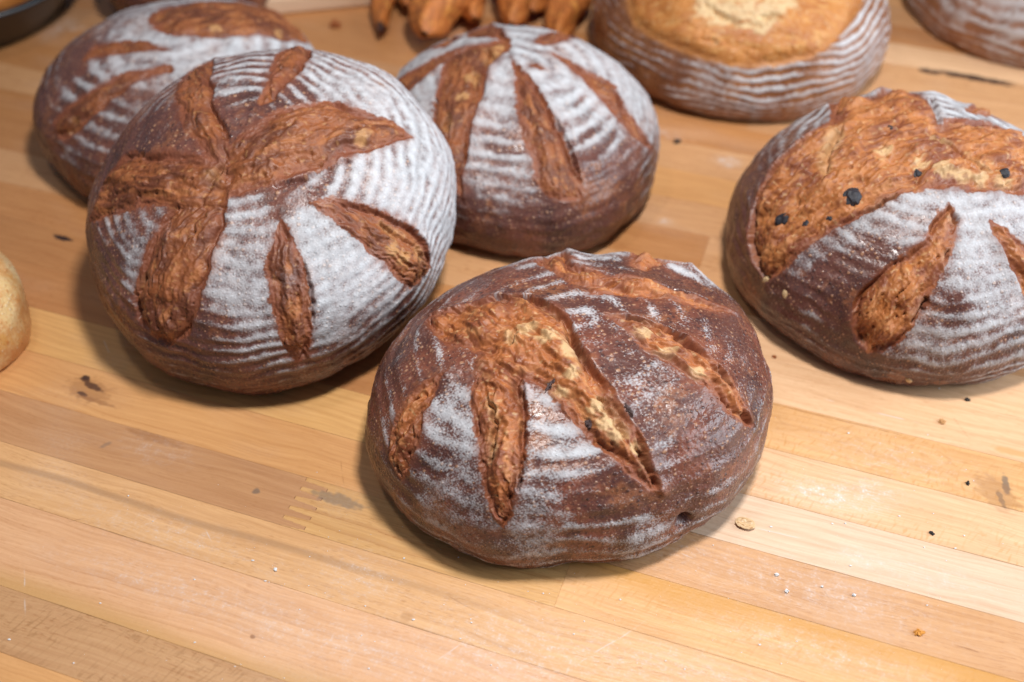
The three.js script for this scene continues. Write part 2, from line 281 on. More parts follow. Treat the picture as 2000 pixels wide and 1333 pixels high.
function loaf(name, label, group, L, D) {
  const S = L.S, N = L.tex, base = baseShape(L);
  const sc = distanceGrid(D.scores, 320, S), ck = crackGrid(D.cracks, 512, S), fl = flourGrid(D.flour, 128);
  const axis = D.scores.map((p) => {                        // direction in which each gash runs
    let mx = 0, my = 0, n = p.length / 2, a = 0, b = 0, c = 0; for (let i = 0; i < n; i++) { mx += p[2 * i] / n; my += p[2 * i + 1] / n; }
    for (let i = 0; i < n; i++) { const x = p[2 * i] - mx, y = p[2 * i + 1] - my; a += x * x; b += x * y; c += y * y; }
    return .5 * Math.atan2(2 * b, a - c);
  });
  const col = new Uint8Array(N * N * 4), rel = new Uint8Array(N * N * 4), H = new Float32Array(N * N), inside = new Float32Array(N * N), which = new Int8Array(N * N);
  const q = L.seed * 3.7, K = L.look, o = [0, 0, 0];
  for (let j = 0; j < N; j++) for (let i = 0; i < N; i++) {
    const u = (i + .5) / N * 2 - 1, v = (j + .5) / N * 2 - 1, s = Math.hypot(u, v), k = j * N + i;
    if (s > 1.04) { H[k] = 0; inside[k] = 1; continue; }
    const X = u * S + q, Y = v * S + q;
    const n60 = ns(X * 60, Y * 60), n250 = ns(X * 250, Y * 250), n700 = ns(X * 700, Y * 700), n18 = ns(X * 18, Y * 18);
    const fineA = ns(X * 1150 + 3, Y * 1150), fineB = ns(X * 480 - 5, Y * 480 + 2);
    let sd = tap(sc, sc.sd, u, v);
    const e = .004, by = sd < .014, gx = by ? (tap(sc, sc.sd, u + e, v) - tap(sc, sc.sd, u - e, v)) / (2 * e * S) : 0, gy = by ? (tap(sc, sc.sd, u, v + e) - tap(sc, sc.sd, u, v - e)) / (2 * e * S) : 0;
    const gi = sc.id[Math.min(319, Math.floor((v + 1) * 160)) * 320 + Math.min(319, Math.floor((u + 1) * 160))];
    const sw = sd + .0020 * n60 + .0003 * n250;             // torn outline
    sd = sw + .0009 * n250 + .0006 * n700;                  // the same with its ragged skin
    const cr = tap(ck, ck.sd, u, v), tear = Math.exp(-cr * cr);
    const crust = sm(-.0005, .0008, sd), t = 1 - sm(-.0022, .0006, sw);
    inside[k] = sd; which[k] = gi;
    // --- relief
    const ph = (s * S + .0065 * n18 + .0019 * n60 + .0006 * n250) / L.pitch, rw = .5 + .5 * Math.cos(6.28318 * ph + L.seed), rv = rw * (.55 + .45 * rw), ringA = .30 + .90 * sm(-.30, .42, fbm(X * 17 + 13, Y * 17, 2) + .25 * n60);
    const cov = tap(fl, fl.sd, u, v);
    let h = .0030 * ns(X * 9 + 40, Y * 9) + .0021 * ns(X * 21 + 4, Y * 21) + .0007 * ns(X * 75, Y * 75 + 8);
    h += crust * (L.ridge * ringA * (rw - .5) + .00010 * fineB + .00022 * n250 * sm(-.3, .4, n18 + n60));
    const ear = Math.max(.05, .65 + 1.0 * (gx * Math.cos(L.ear) + gy * Math.sin(L.ear)));
    h += L.lip * ear * (1 - t) * Math.exp(-Math.pow(Math.max(sw, 0) / .0050, 2)) * (.7 + .8 * n60);
    const ca = Math.cos(axis[gi] ?? 0), sa = Math.sin(axis[gi] ?? 0), A = X * ca + Y * sa, B = -X * sa + Y * ca;
    let fib = 0, layer = 0, pit = 0;
    if (t > .01) {
      const wA = A + .004 * n60, wB = B + .0030 * n60 + .0012 * n250;
      fib = ns(wA * 90, wB * 620);
      const l1 = ns(wA * 42 + 5, wB * 125), l2 = ns(wA * 85 - 9, wB * 240 + 3);
      layer = sm(-.10, .16, l1) + .55 * sm(-.08, .14, l2) - .75;                      // torn sheets of crumb lying over one another
      h += t * (-L.depth * (.45 + .55 * Math.min(1.4, ear)) + L.bulge * (.8 + .6 * n18) * sm(.0005, .011, -sw) + L.rough * (.0016 * layer + .0014 * ns(X * 60 + 3, Y * 60) + .0006 * fib + .0003 * n700));
      h -= L.seam * Math.max(0, ear - .6) * Math.exp(-Math.pow((sw + .0018 + .0007 * n60) / .0011, 2)) * sm(-.2, .3, ns(X * 47 + 60, Y * 47));
      const cs = .0046, X0 = Math.floor(X / cs - .5), Y0 = Math.floor(Y / cs - .5);    // open bubbles in the torn crumb
      for (let dy = 0; dy <= 1; dy++) for (let dx = 0; dx <= 1; dx++) {
        const a = PERM[PERM[(X0 + dx) & 255] + ((Y0 + dy) & 255)], b = PERM[a + 91], c = PERM[b + 13]; if (c > 100) continue;
        const px = (X0 + dx + .3 + .4 * a / 255) * cs, py = (Y0 + dy + .3 + .4 * b / 255) * cs, r = .0003 + .0010 * Math.pow(c / 100, 2);
        const da = (X - px) * ca + (Y - py) * sa, db = 1.9 * (-(X - px) * sa + (Y - py) * ca), d = Math.sqrt(da * da + db * db) / r; if (d < 1.3) pit = Math.max(pit, 1 - sm(.55, 1.25, d));
      }
      h -= pit * t * .0022;
    }
    h -= L.tear * tear * (.75 + .6 * n60);
    let blister = 0, btone = 0;
    if (crust > .05) {                                      // fine blisters and bran in the crust
      const cs = .0030, X0 = Math.floor(X / cs - .5), Y0 = Math.floor(Y / cs - .5);
      for (let dy = 0; dy <= 1; dy++) for (let dx = 0; dx <= 1; dx++) {
        const a = PERM[PERM[(X0 + dx + 77) & 255] + ((Y0 + dy) & 255)], b = PERM[a + 91], c = PERM[b + 13]; if (c > 150) continue;
        const px = (X0 + dx + .3 + .4 * a / 255) * cs, py = (Y0 + dy + .3 + .4 * b / 255) * cs, r = .00032 + .0009 * Math.pow(c / 150, 2.2);
        const qx = X - px, qy = Y - py, d = Math.sqrt(qx * qx + qy * qy) / r + .35 * n700; if (d < 1) { const w = 1 - sm(.5, 1, d); if (w > blister) { blister = w; btone = b / 255; } }
      }
    }
    for (const b of D.bumps) { const d = Math.sqrt((u - b[0]) ** 2 + (v - b[1]) ** 2) * S * 1000 / b[3]; if (d < 2.5) h += b[2] / 1000 * Math.exp(-1.1 * Math.pow(d, 1.4)) * (.2 + .8 * crust); }
    H[k] = h * sm(1.0, .94, s);
    // --- colour
    const toast = fbm(X * 34 + 2, Y * 34, 3) + .25 * n250, dark = sm(.25, .6, ns(X * 620 + 31, Y * 620) + .3 * fineB);
    o[0] = K.crust[0]; o[1] = K.crust[1]; o[2] = K.crust[2];
    mix3(o, K.red, sm(-.30, .45, toast));
    mix3(o, K.char, .8 * sm(L.charLo ?? 0, (L.charLo ?? 0) + .5, fbm(X * 27 - 8, Y * 27 + 3, 3) + .2 * n250));
    mix3(o, K.amber, .7 * sm(.10, .55, fbm(X * 31 + 55, Y * 31 - 20, 3) + .3 * n250));
    mix3(o, K.tan, .5 * sm(.35, .8, fineA + .5 * fineB)); mix3(o, K.char, .6 * dark);
    if (blister > 0) mix3(o, btone > .35 ? K.tan : K.char, .8 * blister);
    const rim = Math.exp(-Math.pow(Math.max(sd, 0) / .0030, 2)) * sm(-.3, .4, n60 + .5 * n250);
    mix3(o, K.rim, .6 * rim);
    // flour dust lies on the crust in the rings left by the proving basket
    const grain = .45 * fineA + .25 * ns(X * 2100, Y * 2100) + .35 * n700;
    const fa = cov + L.ringK * ringA * (rv - .46) + (L.blot ?? .22) * fbm(X * 95 + 7, Y * 95, 3) + .12 * n250 - L.bare;
    let f = sm(.55 - (L.soft ?? .23), .55 + (L.soft ?? .23), fa + L.grit * grain);
    f = Math.max(f, .75 * sm(.62, .8, grain + .45 * fa - .05));
    f *= (1 - .7 * rim) * sm(.15, .9, crust) * Math.min(.88, .48 + .32 * sm(.5, 1.3, fa) + .14 * fineA + .10 * n250);
    mix3(o, K.flour, f);
    let rough = mix(.36 + .14 * n60 + .08 * fineB, .93, f);
    if (t > 0 || crust < 1) {                               // torn crumb
      const c0 = [K.crumb[0], K.crumb[1], K.crumb[2]], tt = fbm(X * 48 + 11, Y * 48 - 4, 3);
      mix3(c0, K.crumbDark, sm(-.22, .38, tt + .3 * fib)); mix3(c0, K.crumbLight, .75 * sm(.0, .55, ns(A * 70 - 20, B * 230) + .35 * n250 - .1));
      let pl = 0; for (let n = 0; n < D.pale.length; n += 2) { const d = Math.sqrt((u - D.pale[n]) ** 2 + (v - D.pale[n + 1]) ** 2) * S / (L.paleR ?? .0050); if (d < 2.2) pl = Math.max(pl, Math.exp(-d * d)); }
      mix3(c0, K.pale, .8 * sm(.35, .8, pl + .3 * n250 + .3 * fib + .25 * n60));
      if (cr < 5) mix3(c0, K.pale, .55 * sm(4.5, 1.2, cr) * sm(-.3, .4, n60));
      mix3(c0, K.crumbDark, .5 * sm(.25, .6, ns(X * 330 - 9, Y * 330) + .3 * n700));                 // bran and toasted flecks
      mix3(c0, K.pale, .45 * sm(.42, .7, ns(X * 420 + 19, Y * 420) + .2 * fineA));
      mix3(c0, K.rim, .75 * sm(-.0060, -.0006, sd + .0026 * n60 + .001 * n250));
      if (L.crumbFlour) mix3(c0, K.flour, L.crumbFlour * sm(.25, .8, fbm(X * 50 + 40, Y * 50, 2) + .5 * grain));
      const z = 1 - crust; mix3(o, c0, z); rough = mix(rough, .60 + .18 * n250, z);
    }
    const n4 = 4 * k;
    col[n4] = srgb(o[0]); col[n4 + 1] = srgb(o[1]); col[n4 + 2] = srgb(o[2]); col[n4 + 3] = 255;
    // fine relief, black to white is 2 mm
    const b = crust * (.00008 * fineA + .00008 * fineB + .00008 * f * grain + .00030 * blister) + (1 - crust) * (.00012 * n700 + .00034 * fib + .00014 * fineB + .00008 * fineA);
    rel[n4] = Math.max(0, Math.min(255, 127.5 + b / .002 * 255)); rel[n4 + 1] = Math.max(0, Math.min(255, rough * 255)); rel[n4 + 3] = 255;
  }
  // --- surface: a square grid folded onto the disc, lifted along the dome's normal
  const M = L.grid, nv = (M + 1) * (M + 1), pos = new Float32Array(nv * 3), uv = new Float32Array(nv * 2), grp = { H: { G: N }, };
  const p0 = new THREE.Vector3(), p1 = new THREE.Vector3(), p2 = new THREE.Vector3(), nn = new THREE.Vector3();
  const at = (u, v, out) => base(Math.hypot(u, v), Math.atan2(v, u), out);
  const lift = (u, v, out, nrm) => {
    at(u, v, out); const d = .004; at(u + d, v, p1); at(u, v + d, p2); p1.sub(out); p2.sub(out); nn.crossVectors(p2, p1).normalize();
    if (nrm) nrm.copy(nn);
    out.addScaledVector(nn, tap(grp.H, H, u, v)); if (out.y < 0) out.y = 0; return out;
  };
  for (let j = 0; j <= M; j++) for (let i = 0; i <= M; i++) {
    const a = i / M * 2 - 1, b = j / M * 2 - 1; let r, th;
    if (a === 0 && b === 0) { r = 0; th = 0; } else if (Math.abs(a) > Math.abs(b)) { r = a; th = Math.PI / 4 * b / a; } else { r = b; th = Math.PI / 2 - Math.PI / 4 * a / b; }
    const u = r * Math.cos(th), v = r * Math.sin(th), k = j * (M + 1) + i;
    lift(u, v, p0); pos[3 * k] = p0.x; pos[3 * k + 1] = p0.y; pos[3 * k + 2] = p0.z; uv[2 * k] = (u + 1) / 2; uv[2 * k + 1] = (v + 1) / 2;
  }
  const all = []; for (let j = 0; j < M; j++) for (let i = 0; i < M; i++) { const a = j * (M + 1) + i, b = a + 1, c = a + M + 1, d = c + 1; if ((i < M / 2) === (j < M / 2)) all.push(a, c, d, a, d, b); else all.push(a, c, b, b, c, d); }
  let g = new THREE.BufferGeometry(); g.setAttribute('position', new THREE.BufferAttribute(pos, 3)); g.setIndex(all); g.computeVertexNormals();
  const nor = g.attributes.normal.array, lists = [[]]; D.scores.forEach(() => lists.push([]));
  for (let n = 0; n < all.length; n += 3) {
    const cu = (uv[2 * all[n]] + uv[2 * all[n + 1]] + uv[2 * all[n + 2]]) / 3, cv = (uv[2 * all[n] + 1] + uv[2 * all[n + 1] + 1] + uv[2 * all[n + 2] + 1]) / 3;
    const k = Math.min(N - 1, Math.floor(cv * N)) * N + Math.min(N - 1, Math.floor(cu * N));
    lists[inside[k] < 0 && which[k] >= 0 ? which[k] + 1 : 0].push(all[n], all[n + 1], all[n + 2]);
  }
  const relief = tex(rel, N, N), m = new THREE.MeshPhysicalMaterial({ map: tex(col, N, N, true), bumpMap: relief, bumpScale: .002, roughnessMap: relief, roughness: 1 });
  const root = thing(name, label, 'bread', [L.cx, L.cy, L.cz], group); root.rotation.set(L.tx, 0, L.tz);
  lists.forEach((list, n) => {
    if (!list.length) return;
    const map = new Map(), P_ = [], N_ = [], T_ = [], I_ = [];
    for (const w of list) { let x = map.get(w); if (x === undefined) { x = map.size; map.set(w, x); P_.push(pos[3 * w], pos[3 * w + 1], pos[3 * w + 2]); N_.push(nor[3 * w], nor[3 * w + 1], nor[3 * w + 2]); T_.push(uv[2 * w], uv[2 * w + 1]); } I_.push(x); }
    if (n === 0) {                                          // close the flat base
      const c = P_.length / 3; P_.push(0, 0.0002, 0); N_.push(0, -1, 0); T_.push(.5, .98);
      const rimv = []; for (let i = 0; i < M; i++) rimv.push(i); for (let j = 0; j < M; j++) rimv.push(j * (M + 1) + M); for (let i = M; i > 0; i--) rimv.push(M * (M + 1) + i); for (let j = M; j > 0; j--) rimv.push(j * (M + 1));
      const start = P_.length / 3; for (const w of rimv) { P_.push(pos[3 * w], pos[3 * w + 1], pos[3 * w + 2]); N_.push(0, -1, 0); T_.push(uv[2 * w], uv[2 * w + 1]); }
      for (let i = 0; i < rimv.length; i++) I_.push(c, start + i, start + (i + 1) % rimv.length);
    }
    const x = new THREE.BufferGeometry(); x.setAttribute('position', new THREE.Float32BufferAttribute(P_, 3)); x.setAttribute('normal', new THREE.Float32BufferAttribute(N_, 3)); x.setAttribute('uv', new THREE.Float32BufferAttribute(T_, 2)); x.setIndex(I_);
    part(n === 0 ? 'crust' : 'score', x, m, root);
  });
  root.surface = (u, v, nrm) => lift(u, v, new THREE.Vector3(), nrm);
  return root;
}
const DARK = { crust: [.098, .035, .026], red: [.180, .056, .033], char: [.045, .021, .021], tan: [.40, .21, .12], amber: [.27, .098, .042], rim: [.21, .062, .030], flour: [.59, .605, .63], crumb: [.37, .116, .031], crumbDark: [.20, .053, .018], crumbLight: [.47, .19, .064], pale: [.60, .39, .19] };
const RUSTY = { ...DARK, crust: [.115, .045, .036], red: [.175, .063, .042], char: [.055, .026, .024], crumb: [.25, .074, .021], crumbDark: [.13, .036, .014], crumbLight: [.36, .125, .038], pale: [.46, .23, .085] };
const GOLD = { ...DARK, crust: [.20, .072, .030], red: [.27, .105, .042], char: [.12, .042, .020], tan: [.42, .22, .10], amber: [.36, .15, .055], rim: [.40, .16, .045], crumb: [.50, .195, .044], crumbDark: [.40, .135, .028], crumbLight: [.58, .28, .085], pale: [.66, .48, .26] };
const SOURDOUGH = 'round scored loaves with basket rings of flour';

const front = loaf('bread_loaf', 'dark round rye loaf in front, least floured, torn open at its top', SOURDOUGH,
  { ...{cx:.0355,cy:-.0,cz:.0764,a:.1216,b:.1022,H:.0918,h0:.025,rb:.88,psi:.428,tx:.0,tz:.0}, S: .185, seed: 3.1, tex: 1152, grid: 520, pitch: .0125, ridge: .0006, ringK: .60, lip: .0016, ear: -.1, depth: .0002, bulge: .0046, rough: 1.35, tear: .007, seam: .003, bare: .19, grit: .62, blot: .36, soft: .24, wob: .02, look: DARK }, {scores:[[-.288,-.26,-.212,-.224,-.14,-.196,-.088,-.168,-.048,-.12,-.028,-.072,-.016,-.02,-.028,.036,-.028,.104,-.028,.164,-.068,.212,-.112,.204,-.152,.148,-.168,.112,-.196,.164,-.256,.164,-.28,.08,-.244,.008,-.22,-.012,-.24,-.052,-.276,-.088,-.292,-.144,-.3,-.2],[-.256,.04,-.168,.104,-.192,.16,-.228,.24,-.268,.32,-.324,.4,-.384,.46,-.424,.484,-.416,.428,-.396,.356,-.364,.28,-.332,.208,-.308,.136,-.28,.064],[-.136,.124,-.048,.12,-.028,.164,-.02,.212,-.016,.26,-.012,.32,-.008,.38,-.004,.44,.0,.504,.004,.572,-.024,.548,-.064,.472,-.088,.4,-.112,.34,-.124,.296,-.132,.252,-.14,.2],[.06,.0,.12,.032,.164,.088,.212,.144,.244,.216,.272,.28,.288,.344,.308,.408,.344,.46,.292,.448,.236,.392,.2,.332,.16,.264,.128,.204,.1,.152,.088,.092,.076,.044],[.128,-.148,.172,-.156,.232,-.108,.284,-.06,.344,-.008,.408,.024,.452,.052,.372,.056,.304,.036,.24,.0,.188,-.028,.136,-.056,.06,-.084,.084,-.116],[-.304,-.016,-.352,-.02,-.404,-.024,-.472,-.008,-.536,.012,-.588,.044,-.612,.096,-.632,.164,-.564,.168,-.496,.144,-.432,.1,-.392,.052,-.356,.012],[.024,-.332,.108,-.436,.152,-.42,.096,-.24,.132,-.192,.14,-.148,.08,-.112,.06,-.156,.036,-.228],[.308,-.332,.336,-.308,.396,-.256,.432,-.216,.404,-.244,.268,-.172,.236,-.216]],cracks:[[1.5,-.044,-.048,-.032,.012,-.036,.052,-.036,.108,-.04,.16,-.056,.2],[1.5,-.052,.236,-.044,.28,-.04,.328,-.04,.364],[.8,.26,.248,.264,.296,.268,.328],[1.5,-.428,.004,-.38,.012],[1.2,-.552,.024,-.58,.056],[.8,-.576,.088,-.604,.148],[.9,.156,-.124,.228,-.092,.292,-.06,.372,-.008],[.9,-.18,.124,-.212,.2,-.276,.332,-.316,.392],[.7,.104,.028,.152,.084,.204,.144],[.8,-.028,.38,-.02,.448,-.012,.496],[.7,-.26,.116,-.276,.192,-.34,.296],[.7,-.14,-.2,-.064,-.144,-.032,-.076],[.8,-.132,-.032,-.164,.012]],pale:[-.084,.036,-.076,.16,-.124,.184,-.068,.268,-.064,.312,-.06,.096,-.052,.352,-.024,.404,.116,.1,.132,.176,.176,.26,-.112,-.016],bumps:[[-.316,-.192,5,10],[.08,.72,-9,3.4],[.1,.724,-6,2.2],[.16,-.416,4,12],[.3,-.336,3.5,11],[.444,-.204,5.5,12],[.028,-.368,4,12],[-.268,-.22,4,9]],flour:[-.344,.108,.95,-.368,.184,.9,-.304,.0,.4,-.44,.184,.6,-.16,.332,1,-.176,.28,.85,-.22,.28,.6,-.176,.436,.6,-.256,.428,.75,-.572,.284,.75,-.644,.204,.35,-.348,.488,.8,-.272,.532,.75,-.372,.592,.85,-.504,.508,.5,-.576,.432,.6,-.068,.704,.85,-.136,.68,.6,.048,.452,.5,.048,.248,.6,.016,.124,.35,.02,.012,.55,.192,.656,.5,.416,.564,.5,.324,.188,.45,.228,.08,.45,.048,.544,.1,-.068,.536,.05,.108,.436,.05,.232,.476,.1,-.2,.504,.1,-.128,.504,.1,-.56,-.092,.1,-.432,-.076,.2,-.316,-.144,.4,-.08,-.304,.35,.184,-.4,.95,.036,-.344,.8,.44,-.208,.95,.288,-.136,.25,.308,-.028,.2,.384,.088,.15,.428,.332,.25,-.688,-.028,.1,-.56,.616,.55,-.28,.724,.4,-.544,-.024,.7,.152,.54,.1]});
const left = loaf('bread_loaf', 'large tilted floured loaf with a wide brown cross of cuts', SOURDOUGH,
  { ...{cx:-.1524,cy:.0307,cz:-.0697,a:.1195,b:.1241,H:.1019,h0:.026,rb:.88,psi:-.0579,tx:.276,tz:.06}, S: .185, seed: 7.4, tex: 1024, grid: 420, pitch: .0078, ridge: .0008, ringK: .55, lip: .0010, ear: -.5, depth: .0006, bulge: .0040, rough: .9, tear: .005, seam: .003, bare: .12, grit: .24, crumbFlour: .12, look: RUSTY }, {scores:[[-.512,.156,-.472,.088,-.424,.024,-.356,-.008,-.264,.02,-.176,.028,-.112,.044,-.028,.064,-.008,.128,-.028,.2,-.12,.196,-.168,.172,-.232,.172,-.32,.172,-.436,.176],[-.152,.168,-.032,.172,-.016,.228,-.032,.296,-.052,.368,-.08,.448,-.128,.536,-.216,.572,-.268,.532,-.292,.484,-.288,.412,-.264,.352,-.228,.276,-.196,.22],[-.044,.072,-.032,.032,-.004,-.024,.052,-.076,.116,-.116,.192,-.148,.268,-.136,.344,-.128,.432,-.104,.336,-.028,.252,.028,.192,.072,.128,.1,.068,.128,.012,.152,-.036,.164],[-.268,-.248,-.296,-.36,-.248,-.396,-.22,-.408,-.144,-.22,-.108,-.12,-.068,-.04,-.044,.008,-.016,.08,-.08,.076,-.12,.004,-.184,-.068,-.224,-.148],[-.008,-.384,.016,-.492,.076,-.496,.092,-.324,.08,-.22,.064,-.168,.044,-.124,.02,-.104,.012,-.132,.004,-.24],[.116,.216,.144,.248,.168,.288,.196,.348,.216,.408,.232,.512,.236,.62,.188,.64,.16,.572,.132,.492,.112,.428,.1,.36,.1,.288],[.18,.164,.236,.144,.312,.148,.392,.152,.488,.168,.568,.208,.64,.264,.608,.312,.556,.364,.448,.32,.38,.28,.32,.244,.248,.204]],cracks:[[1.3,-.044,.072,-.072,.128,-.084,.172],[1.5,.376,.188,.456,.22,.536,.236,.616,.276],[1.2,-.288,.484,-.276,.416,-.228,.352],[.9,.184,.312,.216,.408,.232,.492],[.9,-.068,-.048,-.036,.024],[.8,.084,.132,.164,.1,.256,.032]],pale:[.284,-.032,.428,.252,.472,.268],bumps:[[.536,.2,3,14],[-.264,-.388,3,14],[-.432,.204,3,12]],flour:[-.332,.204,.6,-.296,.272,.7,-.368,.32,.1,-.444,.4,.05,-.36,.448,.05,-.276,.364,.85,-.128,.62,.15,.04,.712,.15,.344,.692,.2,.58,.476,.4,.704,.348,.8,.044,.192,.8,.072,.252,.75,.024,.332,.85,.02,.404,.9,.064,.492,.8,.092,.56,.75,-.032,.512,.5,-.084,.532,.15,.14,.12,.35,.104,.16,.3,.196,.1,.75,.164,.204,.9,.24,.252,1,.304,.316,1,.404,.372,1,.264,.396,.95,.3,.492,.9,.392,.492,.7,.48,.428,.8,.332,.056,1,.42,.052,1,.524,.016,1,.612,.064,1,.616,.164,.95,.304,.104,.9,.18,-.248,.95,.26,-.232,.95,.132,-.316,.8,.348,-.188,1,.428,-.168,1,.188,-.172,.9,.108,-.144,.55,.064,-.096,.4,-.08,-.28,.7,-.084,-.184,.75,-.024,-.176,.75,-.04,-.096,.35,-.02,-.04,.15,-.308,-.188,.55,-.236,-.06,.4,-.308,-.056,.35,-.352,-.024,.2,-.152,.0,.3]});
const backLeft = loaf('bread_loaf', 'floured brown loaf half hidden behind the cross-cut loaf, at the upper left', SOURDOUGH,
  { ...{cx:-.258,cy:-.0,cz:-.2464,a:.1118,b:.1221,H:.0878,h0:.025,rb:.88,psi:.0,tx:.0,tz:.0}, S: .18, seed: 11.9, tex: 768, grid: 260, pitch: .012, ridge: .0007, ringK: .5, lip: .0012, ear: 1, depth: .0012, bulge: .003, rough: .7, tear: .007, seam: .004, bare: .12, grit: .2, look: RUSTY }, {scores:[[-.1,-.096,-.088,-.192,-.032,-.22,.052,-.26,.14,-.312,.24,-.392,.336,-.376,.42,-.336,.496,-.316,.52,-.236,.392,-.068,.288,-.024,.2,.012,.12,.04,.036,.04,-.004,.02,-.036,.008,-.064,-.004],[-.272,.1,-.244,.052,-.188,.052,-.124,.056,-.056,.068,-.008,.096,.028,.116,-.032,.12,-.084,.116,-.148,.124,-.208,.128,-.268,.136],[-.396,.352,-.328,.316,-.26,.284,-.188,.256,-.136,.224,-.072,.2,-.016,.188,.036,.18,.048,.208,-.02,.248,-.068,.268,-.124,.316,-.172,.356,-.232,.396,-.292,.44,-.364,.46,-.4,.416]],cracks:[[1.2,-.328,.42,-.264,.368],[.9,-.068,-.064,-.052,-.14]],pale:[.136,-.016,.348,-.088],bumps:[],flour:[-.024,.036,1,.04,.068,1,.128,.084,1,.212,.056,1,-.14,.036,.9,-.204,.036,.7,-.264,.076,.2,-.28,.16,.2,-.204,.18,.75,-.14,.168,.8,-.052,.156,.9,-.268,.22,.7,-.324,.244,.6,-.38,.292,.45,-.448,.308,.2,-.556,.4,.05,-.628,.508,.05,-.088,.296,.5,-.144,.372,.6,-.24,.452,.6,-.348,.532,.6,-.184,.456,.5,-.276,.576,.3,-.408,.624,.1,-.084,-.28,.8,.196,-.396,.9,.308,-.38,1,.448,-.34,1,.544,-.292,1]});
const mid = loaf('bread_loaf', 'white floured loaf cut like a flower, in the middle behind the front loaf', SOURDOUGH,
  { ...{cx:.0032,cy:.002,cz:-.1916,a:.1083,b:.1163,H:.0913,h0:.025,rb:.88,psi:.2089,tx:.019,tz:.0}, S: .175, seed: 15.2, tex: 896, grid: 320, pitch: .0105, ridge: .0008, ringK: .5, lip: .0012, ear: 0.2, depth: .0008, bulge: .0036, rough: .75, tear: .008, seam: .004, bare: .13, grit: .24, look: RUSTY }, {scores:[[-.068,-.148,.004,-.152,.004,-.092,-.04,-.04,-.08,.004,-.112,.072,-.152,.148,-.196,.22,-.236,.3,-.28,.38,-.336,.492,-.352,.452,-.352,.38,-.352,.32,-.352,.272,-.328,.164,-.288,.056,-.24,-.056,-.192,-.144,-.124,-.164],[-.012,-.036,-.004,.024,.016,.092,.04,.172,.056,.244,.072,.316,.088,.38,.104,.44,.116,.52,.112,.576,.04,.576,-.016,.544,-.044,.484,-.04,.408,-.052,.328,-.048,.232,-.036,.136,-.016,.052],[.112,-.048,.168,-.012,.22,.044,.272,.064,.328,.096,.34,.184,.376,.252,.44,.304,.504,.336,.444,.344,.36,.308,.296,.268,.26,.2,.224,.132,.18,.06,.144,.004],[-.416,-.32,-.34,-.352,-.256,-.372,-.168,-.388,-.116,-.276,-.2,-.264,-.296,-.356,-.376,-.336,-.428,-.316],[-.464,-.208,-.372,-.176,-.284,-.172,-.208,-.188,-.124,-.172,-.196,-.116,-.232,-.088,-.296,-.068,-.364,-.052,-.424,-.04],[.076,-.104,.124,-.168,.208,-.252,.264,-.236,.252,-.164,.176,-.112,.116,-.088],[-.1,-.392,-.008,-.384,.012,-.26,.0,-.136,-.064,-.204,-.112,-.264],[.036,.024,.056,.02,.076,.06,.06,.06]],cracks:[[1.6,-.076,-.116,-.068,-.06,-.084,-.02],[1.6,-.14,.012,-.152,.084],[1.2,-.264,.152,-.292,.224],[.9,.06,.252,.092,.368,.116,.512],[.8,-.288,.056,-.332,.196]],pale:[-.156,.028,-.192,.104,-.032,-.1,-.052,-.068],bumps:[[-.228,-.084,3,10],[.008,-.384,3,12]],flour:[.16,.46,.25,.248,.54,.05,.216,.624,.05,.328,.512,.1,.04,.652,.1,-.136,.716,.05,-.328,.708,.05,-.048,.716,.1,.184,.696,.15,-.276,.592,.45,-.168,.516,.65,-.22,.436,.75,-.212,.324,.8,-.144,.304,.7,-.084,.312,.6,-.12,.196,.85,-.08,.108,.95,-.048,.016,1,.096,.192,.95,.056,.1,1,.172,.152,1,.148,.272,.85,.208,.348,.65,.188,.232,.95,.372,.004,1,.424,.136,.95,.46,.264,.8,.52,.376,.5,.392,.408,.5,.232,-.064,1,.164,-.072,1,.104,-.216,1,.052,-.196,1,-.18,-.384,1,-.272,-.372,.95,-.132,-.208,1,-.376,-.288,.95,-.28,-.228,1,-.324,-.012,.95,-.38,.024,.95,-.356,.184,.6,-.376,.276,.5,-.396,.464,.2,-.144,.42,.7,-.336,.528,.4]});
